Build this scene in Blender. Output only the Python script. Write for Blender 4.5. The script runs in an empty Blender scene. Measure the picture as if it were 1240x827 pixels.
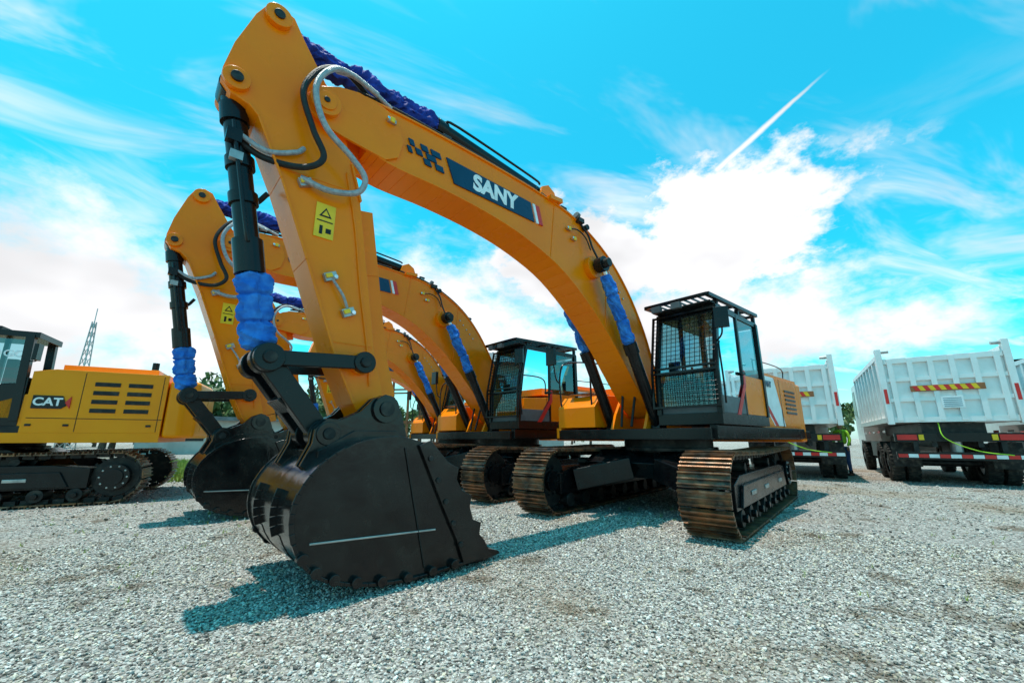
import bpy, bmesh, math, random
import numpy as np
from mathutils import Vector, Matrix, noise, Euler
random.seed(7); np.random.seed(7)
sc=bpy.context.scene; COL=sc.collection
V=Vector
# ---------------------------------------------------------------- materials
def mat(name,c1,c2=None,rough=.5,metal=0.,scale=4.,bump=0.,bscale=60.,coat=0.,rvar=.1,lo=.4,hi=.65,dust=0.,spec=.5,dcol=(.42,.36,.28)):
    m=bpy.data.materials.new(name); m.use_nodes=True; nt=m.node_tree; N=nt.nodes; L=nt.links
    b=N['Principled BSDF']; tc=N.new('ShaderNodeTexCoord')
    n=N.new('ShaderNodeTexNoise'); n.inputs['Scale'].default_value=scale; n.inputs['Detail'].default_value=4
    L.new(tc.outputs['Object'],n.inputs['Vector'])
    mr=N.new('ShaderNodeMapRange'); mr.inputs[1].default_value=lo; mr.inputs[2].default_value=hi
    L.new(n.outputs['Fac'],mr.inputs[0])
    mx=N.new('ShaderNodeMix'); mx.data_type='RGBA'
    if c2 is None: c2=tuple(x*.86 for x in c1)
    mx.inputs[6].default_value=(*c1,1); mx.inputs[7].default_value=(*c2,1)
    L.new(mr.outputs[0],mx.inputs[0])
    out=mx.outputs[2]
    if dust>0:
        n3=N.new('ShaderNodeTexNoise'); n3.inputs['Scale'].default_value=9; n3.inputs['Detail'].default_value=5
        L.new(tc.outputs['Object'],n3.inputs['Vector'])
        m3=N.new('ShaderNodeMapRange'); m3.inputs[1].default_value=.5; m3.inputs[2].default_value=.8; m3.inputs[4].default_value=dust
        L.new(n3.outputs['Fac'],m3.inputs[0])
        m2=N.new('ShaderNodeMix'); m2.data_type='RGBA'; m2.inputs[7].default_value=(*dcol,1)
        L.new(m3.outputs[0],m2.inputs[0]); L.new(out,m2.inputs[6]); out=m2.outputs[2]
    L.new(out,b.inputs['Base Color'])
    r=N.new('ShaderNodeMapRange'); r.inputs[3].default_value=max(.02,rough-rvar); r.inputs[4].default_value=min(1,rough+rvar)
    L.new(n.outputs['Fac'],r.inputs[0]); L.new(r.outputs[0],b.inputs['Roughness'])
    b.inputs['Metallic'].default_value=metal; b.inputs['Coat Weight'].default_value=coat; b.inputs['Coat Roughness'].default_value=.06; b.inputs['Specular IOR Level'].default_value=spec
    if bump>0:
        nb=N.new('ShaderNodeTexNoise'); nb.inputs['Scale'].default_value=bscale; nb.inputs['Detail'].default_value=3
        L.new(tc.outputs['Object'],nb.inputs['Vector'])
        bp=N.new('ShaderNodeBump'); bp.inputs['Strength'].default_value=bump; bp.inputs['Distance'].default_value=.01
        L.new(nb.outputs['Fac'],bp.inputs['Height']); L.new(bp.outputs[0],b.inputs['Normal'])
    return m
M={}
M['orange']=mat('orange_paint',(1.0,.232,.001),(.97,.20,.001),.27,0,1.2,.04,8,.0,.08,spec=.24,dust=.10,dcol=(.62,.16,.01))
M['catyel']=mat('yellow_paint',(1.0,.32,.001),(.95,.28,.001),.30,0,1.0,.04,8,.0,spec=.22)
M['black']=mat('black_paint',(.004,.004,.005),(.009,.0085,.0085),.25,0,5,.08,40,.0,.1,spec=.32)
M['bucket']=mat('bucket_paint',(.003,.003,.004),(.010,.0095,.009),.17,0,3.0,.28,7,.0,.10,dust=.03,spec=.42)
M['dark']=mat('dark_steel',(.014,.014,.015),(.028,.026,.024),.42,.3,6,.2,50,dust=.12,spec=.3)
M['track']=mat('track_steel',(.06,.034,.022),(.32,.135,.055),.34,.5,5,.4,70,rvar=.15,lo=.38,hi=.68,dust=.35)
M['cloth']=mat('blue_cloth',(.02,.13,.50),(.05,.25,.70),.8,0,7,.25,30,spec=.2)
M['navy']=mat('navy_cloth',(.010,.028,.22),(.025,.06,.38),.7,0,7,.25,30,spec=.2)
M['chrome']=mat('chrome_rod',(.75,.75,.75),(.6,.6,.6),.12,1,4)
M['silver']=mat('grey_metal',(.45,.44,.42),(.32,.31,.30),.35,.6,8)
M['hose']=mat('black_hose',(.012,.012,.012),(.02,.02,.02),.45,0,30,.5,160,spec=.3)
M['greyhose']=mat('grey_hose',(.42,.41,.42),(.28,.28,.30),.35,.3,30,.7,160)
M['white']=mat('white_paint',(.85,.83,.81),(.79,.77,.74),.38,0,2.5,.05,10,.2,dust=.08)
M['red']=mat('red_paint',(.75,.015,.01),None,.35)
M['yellow']=mat('yellow_decal',(.95,.55,.005),None,.4)
M['logo']=mat('teal_decal',(.010,.055,.11),(.008,.045,.09),.3,0,2,spec=.2)
M['letter']=mat('white_decal',(.88,.87,.86),None,.4)
M['grey']=mat('grey_plastic',(.12,.125,.13),(.08,.085,.09),.5)
M['rubber']=mat('tyre_rubber',(.014,.014,.014),(.04,.036,.032),.8,0,8,.4,60,dust=.25,spec=.3)
M['green']=mat('hi_vis_fabric',(.35,.65,.03),(.28,.55,.03),.8,0,20,.3)
M['jeans']=mat('denim',(.02,.05,.15),(.04,.08,.20),.85,0,20,.3)
M['skin']=mat('skin',(.40,.21,.13),(.34,.17,.10),.55)
M['seat']=mat('seat_fabric',(.015,.015,.016),None,.8)
M['roof']=mat('corrugated_roof',(.16,.17,.18),(.11,.115,.12),.5,.3,2)
M['wall']=mat('plaster_wall',(.50,.47,.42),(.38,.36,.32),.8,0,1)
M['bark']=mat('bark',(.10,.07,.045),(.06,.04,.03),.9,0,6,.6,30)
M['rust']=mat('rusty_steel',(.35,.12,.04),(.20,.08,.03),.7,0,4)
def glass(name,tint,gl=.25):
    m=bpy.data.materials.new(name); m.use_nodes=True; nt=m.node_tree; nt.nodes.clear()
    o=nt.nodes.new('ShaderNodeOutputMaterial'); mx=nt.nodes.new('ShaderNodeMixShader')
    t=nt.nodes.new('ShaderNodeBsdfTransparent'); g=nt.nodes.new('ShaderNodeBsdfGlossy'); g.inputs['Roughness'].default_value=.02
    t.inputs[0].default_value=(*tint,1); g.inputs[0].default_value=(.8,.95,1,1)
    lw=nt.nodes.new('ShaderNodeLayerWeight'); lw.inputs[0].default_value=gl
    nt.links.new(lw.outputs['Fresnel'],mx.inputs[0]); nt.links.new(t.outputs[0],mx.inputs[1]); nt.links.new(g.outputs[0],mx.inputs[2]); nt.links.new(mx.outputs[0],o.inputs[0])
    return m
M['glass']=glass('cab_glass',(.34,.62,.68),.5)
# ---------------------------------------------------------------- mesh builder
class Part:
    def __init__(s,name): s.n=name; s.v=[]; s.f=[]; s.m=[]; s.mats=[]
    def mi(s,k):
        if k not in s.mats: s.mats.append(k)
        return s.mats.index(k)
    def add(s,vs,fs,k):
        o=len(s.v); s.v+= [tuple(v) for v in vs]; i=s.mi(k)
        for f in fs: s.f.append([o+a for a in f]); s.m.append(i)
        return s
    def box(s,c,d,k,rot=None):
        R=Euler([math.radians(a) for a in rot]).to_matrix() if rot else Matrix.Identity(3)
        vs=[V(c)+R@V((x*d[0]/2,y*d[1]/2,z*d[2]/2)) for x in(-1,1) for y in(-1,1) for z in(-1,1)]
        return s.add(vs,[(0,1,3,2),(4,6,7,5),(0,4,5,1),(2,3,7,6),(0,2,6,4),(1,5,7,3)],k)
    def bx(s,x0,x1,y0,y1,z0,z1,k): return s.box(((x0+x1)/2,(y0+y1)/2,(z0+z1)/2),(abs(x1-x0),abs(y1-y0),abs(z1-z0)),k)
    def beam(s,p0,p1,w,h,k):
        p0=V(p0);p1=V(p1);d=(p1-p0).normalized(); up=V((0,0,1)) if abs(d.z)<.95 else V((0,1,0))
        a=d.cross(up).normalized(); b=a.cross(d)
        vs=[p+a*x*w/2+b*y*h/2 for p in(p0,p1) for x,y in((-1,-1),(1,-1),(1,1),(-1,1))]
        return s.add(vs,[(3,2,1,0),(4,5,6,7),(0,1,5,4),(1,2,6,5),(2,3,7,6),(3,0,4,7)],k)
    def cyl(s,p0,p1,r,k,seg=20,r2=None):
        p0=V(p0);p1=V(p1); r2=r if r2 is None else r2; d=(p1-p0).normalized(); up=V((0,0,1)) if abs(d.z)<.9 else V((0,1,0))
        a=d.cross(up).normalized(); b=d.cross(a)
        vs=[p+(a*math.cos(t)+b*math.sin(t))*q for p,q in((p0,r),(p1,r2)) for t in [2*math.pi*i/seg for i in range(seg)]]
        fs=[(i,(i+1)%seg,seg+(i+1)%seg,seg+i) for i in range(seg)]+[tuple(range(seg))[::-1],tuple(range(seg,2*seg))]
        return s.add(vs,fs,k)
    def ycyl(s,x,z,y0,y1,r,k,seg=24): return s.cyl((x,y0,z),(x,y1,z),r,k,seg)
    def prism(s,prof,y0,y1,k):
        n=len(prof); vs=[(x,y0,z) for x,z in prof]+[(x,y1,z) for x,z in prof]
        ar=sum(prof[i][0]*prof[(i+1)%n][1]-prof[(i+1)%n][0]*prof[i][1] for i in range(n))
        fs=[tuple(range(n)),tuple(range(n,2*n))[::-1]]+[(i,i+n,(i+1)%n+n,(i+1)%n) for i in range(n)]
        if ar<0: fs=[f[::-1] for f in fs]
        return s.add(vs,fs,k)
    def tube(s,pts,r,k,seg=8,sub=8,rf=None):
        P=[V(p) for p in pts]; Q=[]
        if len(P)>2:
            E=[P[0]*2-P[1]]+P+[P[-1]*2-P[-2]]
            for i in range(1,len(E)-2):
                for j in range(sub):
                    t=j/sub; a,b,c,d=E[i-1:i+3]
                    Q.append(.5*((2*b)+(c-a)*t+(2*a-5*b+4*c-d)*t*t+(3*b-a-3*c+d)*t**3))
            Q.append(P[-1])
        else: Q=[P[0].lerp(P[1],i/sub) for i in range(sub+1)]
        d=(Q[1]-Q[0]).normalized(); up=V((0,0,1)) if abs(d.z)<.9 else V((0,1,0)); a=d.cross(up).normalized()
        vs=[];n=len(Q)
        for i,q in enumerate(Q):
            d=(Q[min(i+1,n-1)]-Q[max(i-1,0)]).normalized(); a=(a-d*a.dot(d)).normalized(); b=d.cross(a)
            for j in range(seg):
                t=2*math.pi*j/seg; rr=r if rf is None else rf(i/(n-1),t)*r
                vs.append(q+(a*math.cos(t)+b*math.sin(t))*rr)
        fs=[(i*seg+j,i*seg+(j+1)%seg,(i+1)*seg+(j+1)%seg,(i+1)*seg+j) for i in range(n-1) for j in range(seg)]
        fs+=[tuple(range(seg))[::-1],tuple(range((n-1)*seg,n*seg))]
        return s.add(vs,fs,k)
    def cloth(s,p0,p1,r,k,seed=0):
        L=(V(p1)-V(p0)).length
        def rf(t,a):
            tw=a+t*L*3.5+1.2*noise.noise(V((t*L*3,seed,2)))
            w=noise.noise(V((math.cos(a)*.9,math.sin(a)*.9,t*L*3.5+seed*9.1)))*.45
            f=noise.noise(V((math.cos(tw)*1.8,math.sin(tw)*1.8,t*L*8+seed))); w+=(1-abs(f)*3.6)*.15
            g=noise.noise(V((math.cos(tw)*3.5,math.sin(tw)*3.5,t*L*18+seed))); w+=(1-abs(g)*3.6)*.05
            e=.30*max(0,1-min(t,1-t)/.05)
            for tie in(.30,.66): e+=.25*math.exp(-((t-tie)/.018)**2)
            return 1+w-e
        mid=[V(p0).lerp(V(p1),t)+V((noise.noise(V((t*5,seed,0))),noise.noise(V((t*5,seed,5))),0))*.04 for t in (0,.33,.66,1)]
        return s.tube(mid,r,k,44,int(max(18,L*34)),rf)
    def done(s,parent,bevel=0.,ang=35,seg=2,rotz=0.,off=None):
        me=bpy.data.meshes.new(s.n); me.from_pydata(s.v,[],s.f)
        for k in s.mats: me.materials.append(M[k])
        me.polygons.foreach_set('material_index',s.m); me.polygons.foreach_set('use_smooth',[True]*len(s.f))
        bm=bmesh.new(); bm.from_mesh(me); bmesh.ops.recalc_face_normals(bm,faces=bm.faces); bm.to_mesh(me); bm.free()
        me.set_sharp_from_angle(angle=math.radians(ang)); me.update()
        o=bpy.data.objects.new(s.n,me); COL.objects.link(o)
        if parent: o.parent=parent
        o.rotation_euler[2]=rotz
        if off: o.location=off
        if bevel>0:
            b=o.modifiers.new('bevel','BEVEL'); b.width=bevel; b.segments=seg; b.limit_method='ANGLE'; b.angle_limit=math.radians(35)
            try: b.harden_normals=True
            except: pass
        return o
def empty(name,loc,rz):
    e=bpy.data.objects.new(name,None); COL.objects.link(e); e.location=loc; e.rotation_euler=(0,0,rz); e.empty_display_size=.3; return e
def text(name,body,loc,size,mk_,parent,dirn='side',bold=.0,rot=0,ext=.002):
    c=bpy.data.curves.new(name,'FONT'); c.body=body; c.size=size; c.extrude=ext; c.offset=bold*size; c.align_x='CENTER'; c.align_y='CENTER'
    c.materials.append(M[mk_]); o=bpy.data.objects.new(name,c); COL.objects.link(o); o.parent=parent
    R=Matrix(((-1,0,0),(0,0,1),(0,1,0))).transposed().to_4x4()
    o.matrix_local=Matrix.Translation(loc)@R@Matrix.Rotation(rot,4,'Z')
    return o
def heading(a): return math.atan2(-math.cos(math.radians(a)),-math.sin(math.radians(a)))
# ---------------------------------------------------------------- tracks
def tracks(parent,rotz,gauge=2.75,xf=2.1,xr=-2.3,r=.40,sw=.60,frame='black',off=None):
    for sy,nm in((1,'left'),(-1,'right')):
        yc=sy*gauge/2; zc=r+.055
        Ls=xf-xr; per=2*Ls+2*math.pi*r; n=int(per/.205); P=Part('track_shoes_'+nm)
        def path(s):
            s%=per
            if s<Ls: return xr+s,zc+r-.03*math.sin(math.pi*s/Ls)*1.0,0.
            s-=Ls
            if s<math.pi*r: t=s/r; return xf+r*math.sin(t),zc+r*math.cos(t),t
            s-=math.pi*r
            if s<Ls: return xf-s,zc-r,math.pi
            s-=Ls; t=math.pi+s/r; return xr+r*math.sin(t),zc+r*math.cos(t),t
        for i in range(n):
            x,z,t=path(i*per/n); rd=math.degrees(t); R=Euler((0,t,0)).to_matrix()
            def pc(dx,dz): return V((x,yc,z))+R@V((dx,0,dz))
            P.box(pc(0,.012),(.188,sw,.022),'track',(0,rd,0))
            for dx,hh in((-.075,.034),(-.005,.028),(.065,.034)): P.box(pc(dx,.022+hh/2),(.018,sw,hh),'track',(0,rd,0))
            P.box(pc(0,-.03),(.17,.05,.06),'dark',(0,rd,0)); P.box((pc(0,-.03)+V((0,.09,0))),(.15,.035,.07),'dark',(0,rd,0)); P.box((pc(0,-.03)-V((0,.09,0))),(.15,.035,.07),'dark',(0,rd,0))
        P.done(parent,0,rotz=rotz,off=off)
        Q=Part('track_frame_'+nm)
        Q.prism([(xf-.15,.30),(xf-.15,.62),(xf-.5,.72),(xr+.9,.72),(xr+.35,.66),(xr+.35,.30)],yc-.2,yc+.2,frame)
        Q.prism([(xf-.3,.33),(xf-.45,.60),(xr+.75,.60),(xr+.6,.33)],yc+sy*.2,yc+sy*.245,frame)
        for i in range(8):
            x=xf-.45-i*(Ls-.95)/7; Q.ycyl(x,.19,yc-.2,yc+.2,.115,'dark'); Q.ycyl(x,.19,yc+sy*.2,yc+sy*.26,.05,'black',12)
        for x in(xf-1.3,xr+1.4): Q.ycyl(x,.78,yc-.12,yc+.12,.07,'dark')
        for x in (xf-1.0,xf-2.0,xr+1.3): Q.box((x,yc+sy*.25,.47),(.3,.02,.06),'silver')
        Q.done(parent,.012,rotz=rotz,off=off)
        W=Part('idler_sprocket_'+nm)
        W.ycyl(xf,zc,yc-.09,yc+.09,r-.05,'dark',36); W.ycyl(xf,zc,yc-.16,yc+.16,.16,'black',24)
        W.ycyl(xr,zc,yc-.06,yc+.06,r-.07,'dark',36); W.ycyl(xr,zc,yc-.2,yc+.22*sy+.01,.24,frame,28); W.ycyl(xr,zc,yc+sy*.2,yc+sy*.27,.15,frame,24)
        for i in range(21):
            t=2*math.pi*i/21; W.box((xr+(r-.05)*math.cos(t),yc,zc+(r-.05)*math.sin(t)),(.07,.07,.05),'dark',(0,-math.degrees(t),0))
        for i in range(10):
            t=2*math.pi*i/10; W.ycyl(xr+.2*math.cos(t),zc+.2*math.sin(t),yc+sy*.2,yc+sy*.245,.018,'silver',8)
            W.ycyl(xf+.22*math.cos(t),zc+.22*math.sin(t),yc-.1,yc+.1,.03,'black',8)
        W.done(parent,.006,rotz=rotz,off=off)
    X=Part('car_body')
    X.prism([(1.0,.55),(1.15,.80),(.7,1.0),(-.7,1.0),(-1.15,.80),(-1.0,.55)],-gauge/2+.2,gauge/2-.2,frame)
    X.cyl((0,0,.9),(0,0,1.24),.78,'dark',40); X.cyl((0,0,.98),(0,0,1.05),.86,'black',40)
    for sy in(1,-1):
        X.beam((1.0,sy*.3,.72),(1.45,sy*(gauge/2-.18),.52),.5,.34,frame); X.beam((-1.0,sy*.3,.72),(-1.45,sy*(gauge/2-.18),.52),.5,.34,frame)
    X.done(parent,.012,rotz=rotz,off=off)
def cr(pts,k=4):
    out=[]
    for i in range(len(pts)-1):
        for j in range(k):
            a=pts[max(i-1,0)];b=pts[i];c=pts[i+1];d=pts[min(i+2,len(pts)-1)];t=j/k
            out.append(tuple(.5*((2*b[q])+(c[q]-a[q])*t+(2*a[q]-5*b[q]+4*c[q]-d[q])*t*t+(3*b[q]-a[q]-3*c[q]+d[q])*t**3) for q in(0,1)))
    return out+[pts[-1]]
# ---------------------------------------------------------------- excavator
def build_excavator():
    E=empty('excavator',(2.69,8.04,0),heading(48))
    tracks(E,math.radians(8),off=(-.12,.20,0),r=.465,xr=-2.5,gauge=2.62)
    B=Part('boom')
    top=[(6.02,4.86),(5.23,4.90),(4.18,4.90),(3.19,4.86),(2.39,4.74),(1.60,4.38),(1.0,3.85),(.52,3.15),(.20,2.4),(-.02,1.95),(-.02,1.72)]
    bot=[(.12,1.58),(.40,1.62),(.85,2.02),(1.45,2.68),(2.05,3.24),(2.75,3.72),(3.45,3.98),(4.16,4.12),(4.95,4.18),(5.62,4.18),(5.95,4.24)]
    tt=cr(top);bb=cr(bot)
    B.prism(tt+bb,-.24,.24,'orange')
    for A in (tt,bb):
        for i in range(len(A)-1):
            B.beam((A[i][0],0,A[i][1]),(A[i+1][0],0,A[i+1][1]),.53,.024,'orange')
    for sy in(1,-1):
        fork=[(6.1,4.86),(6.3,4.80),(6.50,4.68),(6.60,4.52),(6.55,4.36),(6.40,4.27),(6.2,4.24),(5.75,4.20),(5.6,4.3),(5.55,4.52),(5.62,4.74),(5.8,4.84)]
        B.prism(fork,sy*.243,sy*.275,'orange')
        B.ycyl(6.43,4.50,sy*.27,sy*.34,.15,'orange',30); B.ycyl(6.43,4.50,sy*.34,sy*.355,.10,'orange',24)
        B.ycyl(6.43,4.50,sy*.355,sy*.37,.03,'dark',12)
        B.ycyl(2.05,3.98,sy*.24,sy*.34,.19,'orange',30); B.ycyl(2.05,3.98,sy*.34,sy*.62,.075,'dark',20)
        B.ycyl(.2,1.85,sy*.24,sy*.33,.2,'orange',28)
        for x,za,zb_ in((3.05,3.88,4.84),(1.72,2.98,4.42)): B.beam((x,sy*.241,za),(x-.12,sy*.241,zb_),.012,.018,'orange')
    B.done(E,.012,ang=28)
    D=Part('boom_fittings')
    for x,z in((5.75,4.92),(4.9,4.94),(2.6,4.84),(1.2,4.10)):
        for y in(-.12,.14): D.box((x,y,z+.04),(.09,.06,.10),'silver',(0,0,0)); D.cyl((x-.06,y,z+.09),(x+.06,y,z+.09),.035,'dark',10)
    for x,z in((5.72,4.70),(2.62,4.50),(2.5,4.36)):
        yy=.295 if x>5 else .262
        D.box((x,yy,z),(.10,.04,.045),'silver'); D.box((x,yy+.028,z),(.05,.02,.06),'yellow'); D.ycyl(x+.05,z,.25,yy+.04,.018,'chrome',8)
    D.box((2.95,.27,4.88),(.28,.10,.07),'orange',(0,6,0)); D.ycyl(2.2,4.66,.2,.33,.05,'dark',16)
    for yy in(-.10,-.05,.16,.2):
        D.tube([(x,yy,z+.07) for x,z in top[3:9]],.017,'hose',8,5)
        D.tube([(6.1,yy,4.93),(5.6,yy,4.97),(4.6,yy,4.97),(3.4,yy,4.94)],.018,'orange' if yy<0 else 'hose',8,5)
    D.tube([(2.62,.27,4.5),(2.45,.31,4.52),(2.25,.31,4.45),(2.15,.33,4.25)],.012,'hose')
    D.tube([(2.3,.26,4.70),(2.2,.33,4.5),(2.15,.36,4.3),(2.1,.42,4.1)],.018,'hose')
    D.box((2.34,.27,4.74),(.14,.10,.08),'dark'); D.cyl((2.38,.27,4.80),(2.44,.27,4.82),.06,'grey',20)
    for i in range(5): D.ycyl(1.55-.10*i,4.05-.10*i,.242,.262,.018,'silver',10)
    D.done(E,.004)
    G=Part('boom_decal')
    y=.262
    G.prism([(4.96,4.64),(3.48,4.62),(3.40,4.33),(4.83,4.33)],.243,y,'logo')
    x0=3.44
    for off_,w_,k in ((0,.05,'letter'),(.05,.09,'red')):
        a=x0-off_; G.prism([(a,4.62),(a-w_,4.62),(a-w_-.08,4.33),(a-.08,4.33)],.243,y,k)
    for cx,cz,w_ in((5.11,4.605,.13),(5.27,4.605,.09),(5.17,4.52,.13),(5.34,4.52,.08),(5.05,4.435,.11),(5.44,4.60,.06),(5.22,4.435,.09),(5.46,4.50,.05)): G.prism([(cx+w_/2+.015,cz+.036),(cx-w_/2+.015,cz+.036),(cx-w_/2-.015,cz-.036),(cx+w_/2-.015,cz-.036)],.243,y,'logo')
    G.done(E,0)
    text('boom_lettering','SANY',(4.15,.264,4.478),.31,'letter',E,bold=.045)
    S=Part('stick')
    st=[(7.10,5.18),(7.02,5.36),(6.90,5.42),(6.78,5.38),(6.66,5.18),(6.42,4.82),(6.24,4.66),(6.20,4.42),(6.08,4.02),(5.95,3.63),(5.82,2.9),(5.66,2.0),(5.53,1.58),(5.50,1.46),(5.54,1.36),(5.64,1.33),(5.75,1.38),(5.84,1.52),(6.04,1.92),(6.40,2.84),(6.70,3.57),(6.95,4.10),(7.04,4.18),(7.18,4.22),(7.27,4.32),(7.27,4.44),(7.22,4.75)]
    S.prism(st,-.19,.19,'orange')
    for i in range(6,len(st)-2):
        if 7<=i<=12 or 17<=i<=21: S.beam((st[i][0],0,st[i][1]),(st[i+1][0],0,st[i+1][1]),.43,.024,'orange')
    for sy in(1,-1):
        S.ycyl(5.62,1.46,sy*.18,sy*.3,.135,'orange',28); S.ycyl(5.62,1.46,sy*.3,sy*.36,.13,'black',28)
        S.ycyl(5.81,1.91,sy*.19,sy*.26,.11,'orange',24); S.ycyl(6.92,5.26,sy*.19,sy*.25,.12,'orange',24); S.ycyl(7.16,4.36,sy*.19,sy*.24,.11,'orange',24)
        S.ycyl(7.16,4.36,sy*.24,sy*.27,.05,'dark',14); S.ycyl(6.92,5.26,sy*.25,sy*.27,.05,'dark',14)
        S.beam((6.0,sy*.191,3.72),(6.72,sy*.191,3.68),.012,.018,'orange'); S.beam((5.70,sy*.191,2.1),(6.10,sy*.191,2.1),.012,.018,'orange')
    S.done(E,.012,ang=28)
    T=Part('stick_fittings')
    T.box((6.28,.198,3.28),(.185,.012,.36),'yellow'); T.prism([(6.34,3.32),(6.28,3.42),(6.22,3.32)],.204,.208,'black'); T.prism([(6.315,3.335),(6.28,3.395),(6.245,3.335)],.208,.211,'yellow')
    T.box((6.28,.206,3.275),(.15,.004,.012),'black'); T.box((6.31,.206,3.18),(.03,.004,.09),'black'); T.box((6.24,.206,3.18),(.05,.004,.05),'black')
    for x,z in((6.50,3.60),(6.18,2.72),(5.98,2.40)):
        T.box((x,.22,z),(.12,.05,.08),'silver',(0,25,0)); T.box((x+.02,.25,z),(.06,.03,.04),'yellow',(0,25,0)); T.ycyl(x-.04,z,.22,.27,.02,'chrome',10)
    T.tube([(6.18,.23,2.72),(6.06,.26,2.55),(5.98,.23,2.40)],.014,'greyhose')
    T.tube([(6.12,.205,3.9),(5.98,.205,3.3),(5.88,.205,2.7),(5.76,.205,2.1),(5.70,.21,1.7)],.008,'orange')
    T.done(E,.003)
    H=Part('hydraulic_hoses')
    H.tube([(5.9,.29,4.94),(6.2,.31,4.99),(6.42,.38,4.86),(6.55,.39,4.55),(6.43,.39,4.18),(6.15,.4,3.95),(6.00,.40,3.78),(6.05,.36,3.62),(6.3,.3,3.56),(6.55,.24,3.62)],.030,'greyhose',10,8)
    H.tube([(5.9,.14,4.96),(6.25,.26,5.02),(6.50,.30,4.86),(6.64,.32,4.5),(6.52,.34,4.12),(6.40,.36,3.85),(6.55,.30,3.70),(6.85,.14,3.74),(7.08,.08,3.86)],.030,'hose',10,8)
    H.tube([(7.08,.12,3.90),(6.85,.2,3.78),(6.62,.24,3.86),(6.55,.22,3.95)],.024,'greyhose',10,8)
    H.tube([(7.02,-.08,3.45),(6.85,-.1,3.38),(6.75,-.05,3.5)],.024,'hose',10,8)
    H.tube([(5.7,.20,4.94),(6.1,.27,5.02),(6.36,.31,4.93)],.026,'greyhose',10,8)
    H.done(E,0)
    C=Part('arm_cylinder')
    C.cyl((3.05,0,5.06),(4.95,0,5.23),.105,'black',28); C.cyl((4.85,0,5.22),(5.0,0,5.235),.125,'black',28); C.ycyl(2.98,5.05,-.12,.12,.11,'black',24)
    C.cyl((5.0,0,5.235),(6.8,0,5.27),.05,'chrome',18); C.ycyl(6.92,5.27,-.1,.1,.12,'black',24)
    for sy in(1,-1): C.prism([(3.2,4.84),(3.12,5.1),(2.98,5.18),(2.84,5.1),(2.72,4.80)],sy*.12,sy*.17,'orange')
    C.tube([(3.1,.09,5.18),(3.3,.12,5.20),(4.7,.12,5.31),(4.9,.08,5.3)],.018,'black',8,4)
    C.cloth((5.0,0,5.235),(6.78,0,5.265),.125,'navy',3); C.done(E,.004,ang=60)
    K=Part('bucket_cylinder')
    K.cyl((7.16,0,4.36),(6.80,0,2.66),.098,'black',28); K.cyl((6.86,0,2.95),(6.80,0,2.64),.125,'black',28); K.cyl((7.13,0,4.22),(7.10,0,4.05),.118,'black',28)
    K.ycyl(7.16,4.36,-.12,.12,.12,'black',24); K.cyl((6.80,0,2.66),(6.62,0,1.86),.048,'chrome',18)
    K.cyl((7.02,0,3.72),(7.0,0,3.62),.12,'black',28); K.cyl((6.95,0,3.38),(6.93,0,3.28),.12,'black',28)
    K.tube([(7.12,.13,4.0),(7.06,.14,3.7),(6.9,.14,2.98),(6.86,.1,2.9)],.018,'black',8,5); K.box((7.1,.12,3.85),(.12,.08,.12),'black'); K.box((7.06,.13,3.66),(.1,.06,.08),'silver')
    K.cloth((6.79,0,2.64),(6.645,0,1.98),.125,'cloth',11); K.done(E,.004,ang=60)
    for sy,nm in((1,'left'),(-1,'right')):
        Q=Part('boom_cylinder_'+nm); y=sy*.46; a=V((2.05,y,3.98)); b=V((.62,y,1.38)); m=a.lerp(b,.47)
        Q.cyl(m,b,.098,'black',26); Q.cyl(m,m.lerp(b,.12),.12,'black',26); Q.cyl(a,m,.045,'chrome',16); Q.ycyl(2.05,3.98,y-.07,y+.07,.13,'black',24)
        Q.cloth(a.lerp(b,.06),m,.105,'cloth',20+sy); Q.tube([m+V((.02,.0,.12)),m.lerp(b,.15)+V((.1,0,.12)),m.lerp(b,.85)+V((.1,0,.1)),b+V((.08,0,.1))],.018,'black',8,4)
        Q.ycyl(.62,1.38,y-.08,y+.08,.12,'black',20); Q.done(E,.004,ang=60)
    Lk=Part('bucket_linkage')
    for sy in(1,-1):
        y0,y1=sy*.27,sy*.32
        Lk.beam((5.81,(y0+y1)/2,1.91),(6.62,(y0+y1)/2,1.86),.05,.13,'black'); Lk.ycyl(5.81,1.91,y0-sy*.01,y1+sy*.02,.105,'black'); Lk.ycyl(6.62,1.86,y0-sy*.01,y1+sy*.02,.12,'black')
        Lk.ycyl(5.81,1.91,y1,y1+sy*.05,.05,'dark',14); Lk.ycyl(6.62,1.86,y1,y1+sy*.05,.055,'dark',14)
        Lk.beam((6.62,sy*.19,1.86),(6.12,sy*.19,1.24),.12,.18,'black'); Lk.ycyl(6.62,1.86,sy*.13,sy*.25,.13,'black'); Lk.ycyl(6.12,1.24,sy*.12,sy*.26,.12,'black')
    Lk.box((6.37,0,1.55),(.16,.4,.2),'black',(0,-38,0)); Lk.ycyl(6.62,1.86,-.32,.32,.055,'dark',16); Lk.done(E,.01)
    U=Part('bucket')
    O=[(5.42,1.18),(5.60,1.22),(5.85,1.20),(6.08,1.12),(6.27,.98),(6.39,.80),(6.42,.60),(6.36,.39),(6.22,.22),(6.0,.12),(5.7,.06),(5.35,.04),(5.0,.06),(4.75,.08)]
    Os=cr(O,3); cen=V((5.6,.65)); In=[]
    for i,p in enumerate(Os):
        a=V(Os[max(i-1,0)]);b=V(Os[min(i+1,len(Os)-1)]);t=(b-a).normalized();nn=V((t.y,-t.x))
        if nn.dot(cen-V(p))<0: nn=-nn
        In.append(tuple(V(p)+nn*.035))
    U.prism(Os+In[::-1],-.68,.68,'bucket')
    side=Os+[(4.74,.13),(4.86,.30),(5.05,.62),(5.22,.95),(5.36,1.16)]
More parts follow.
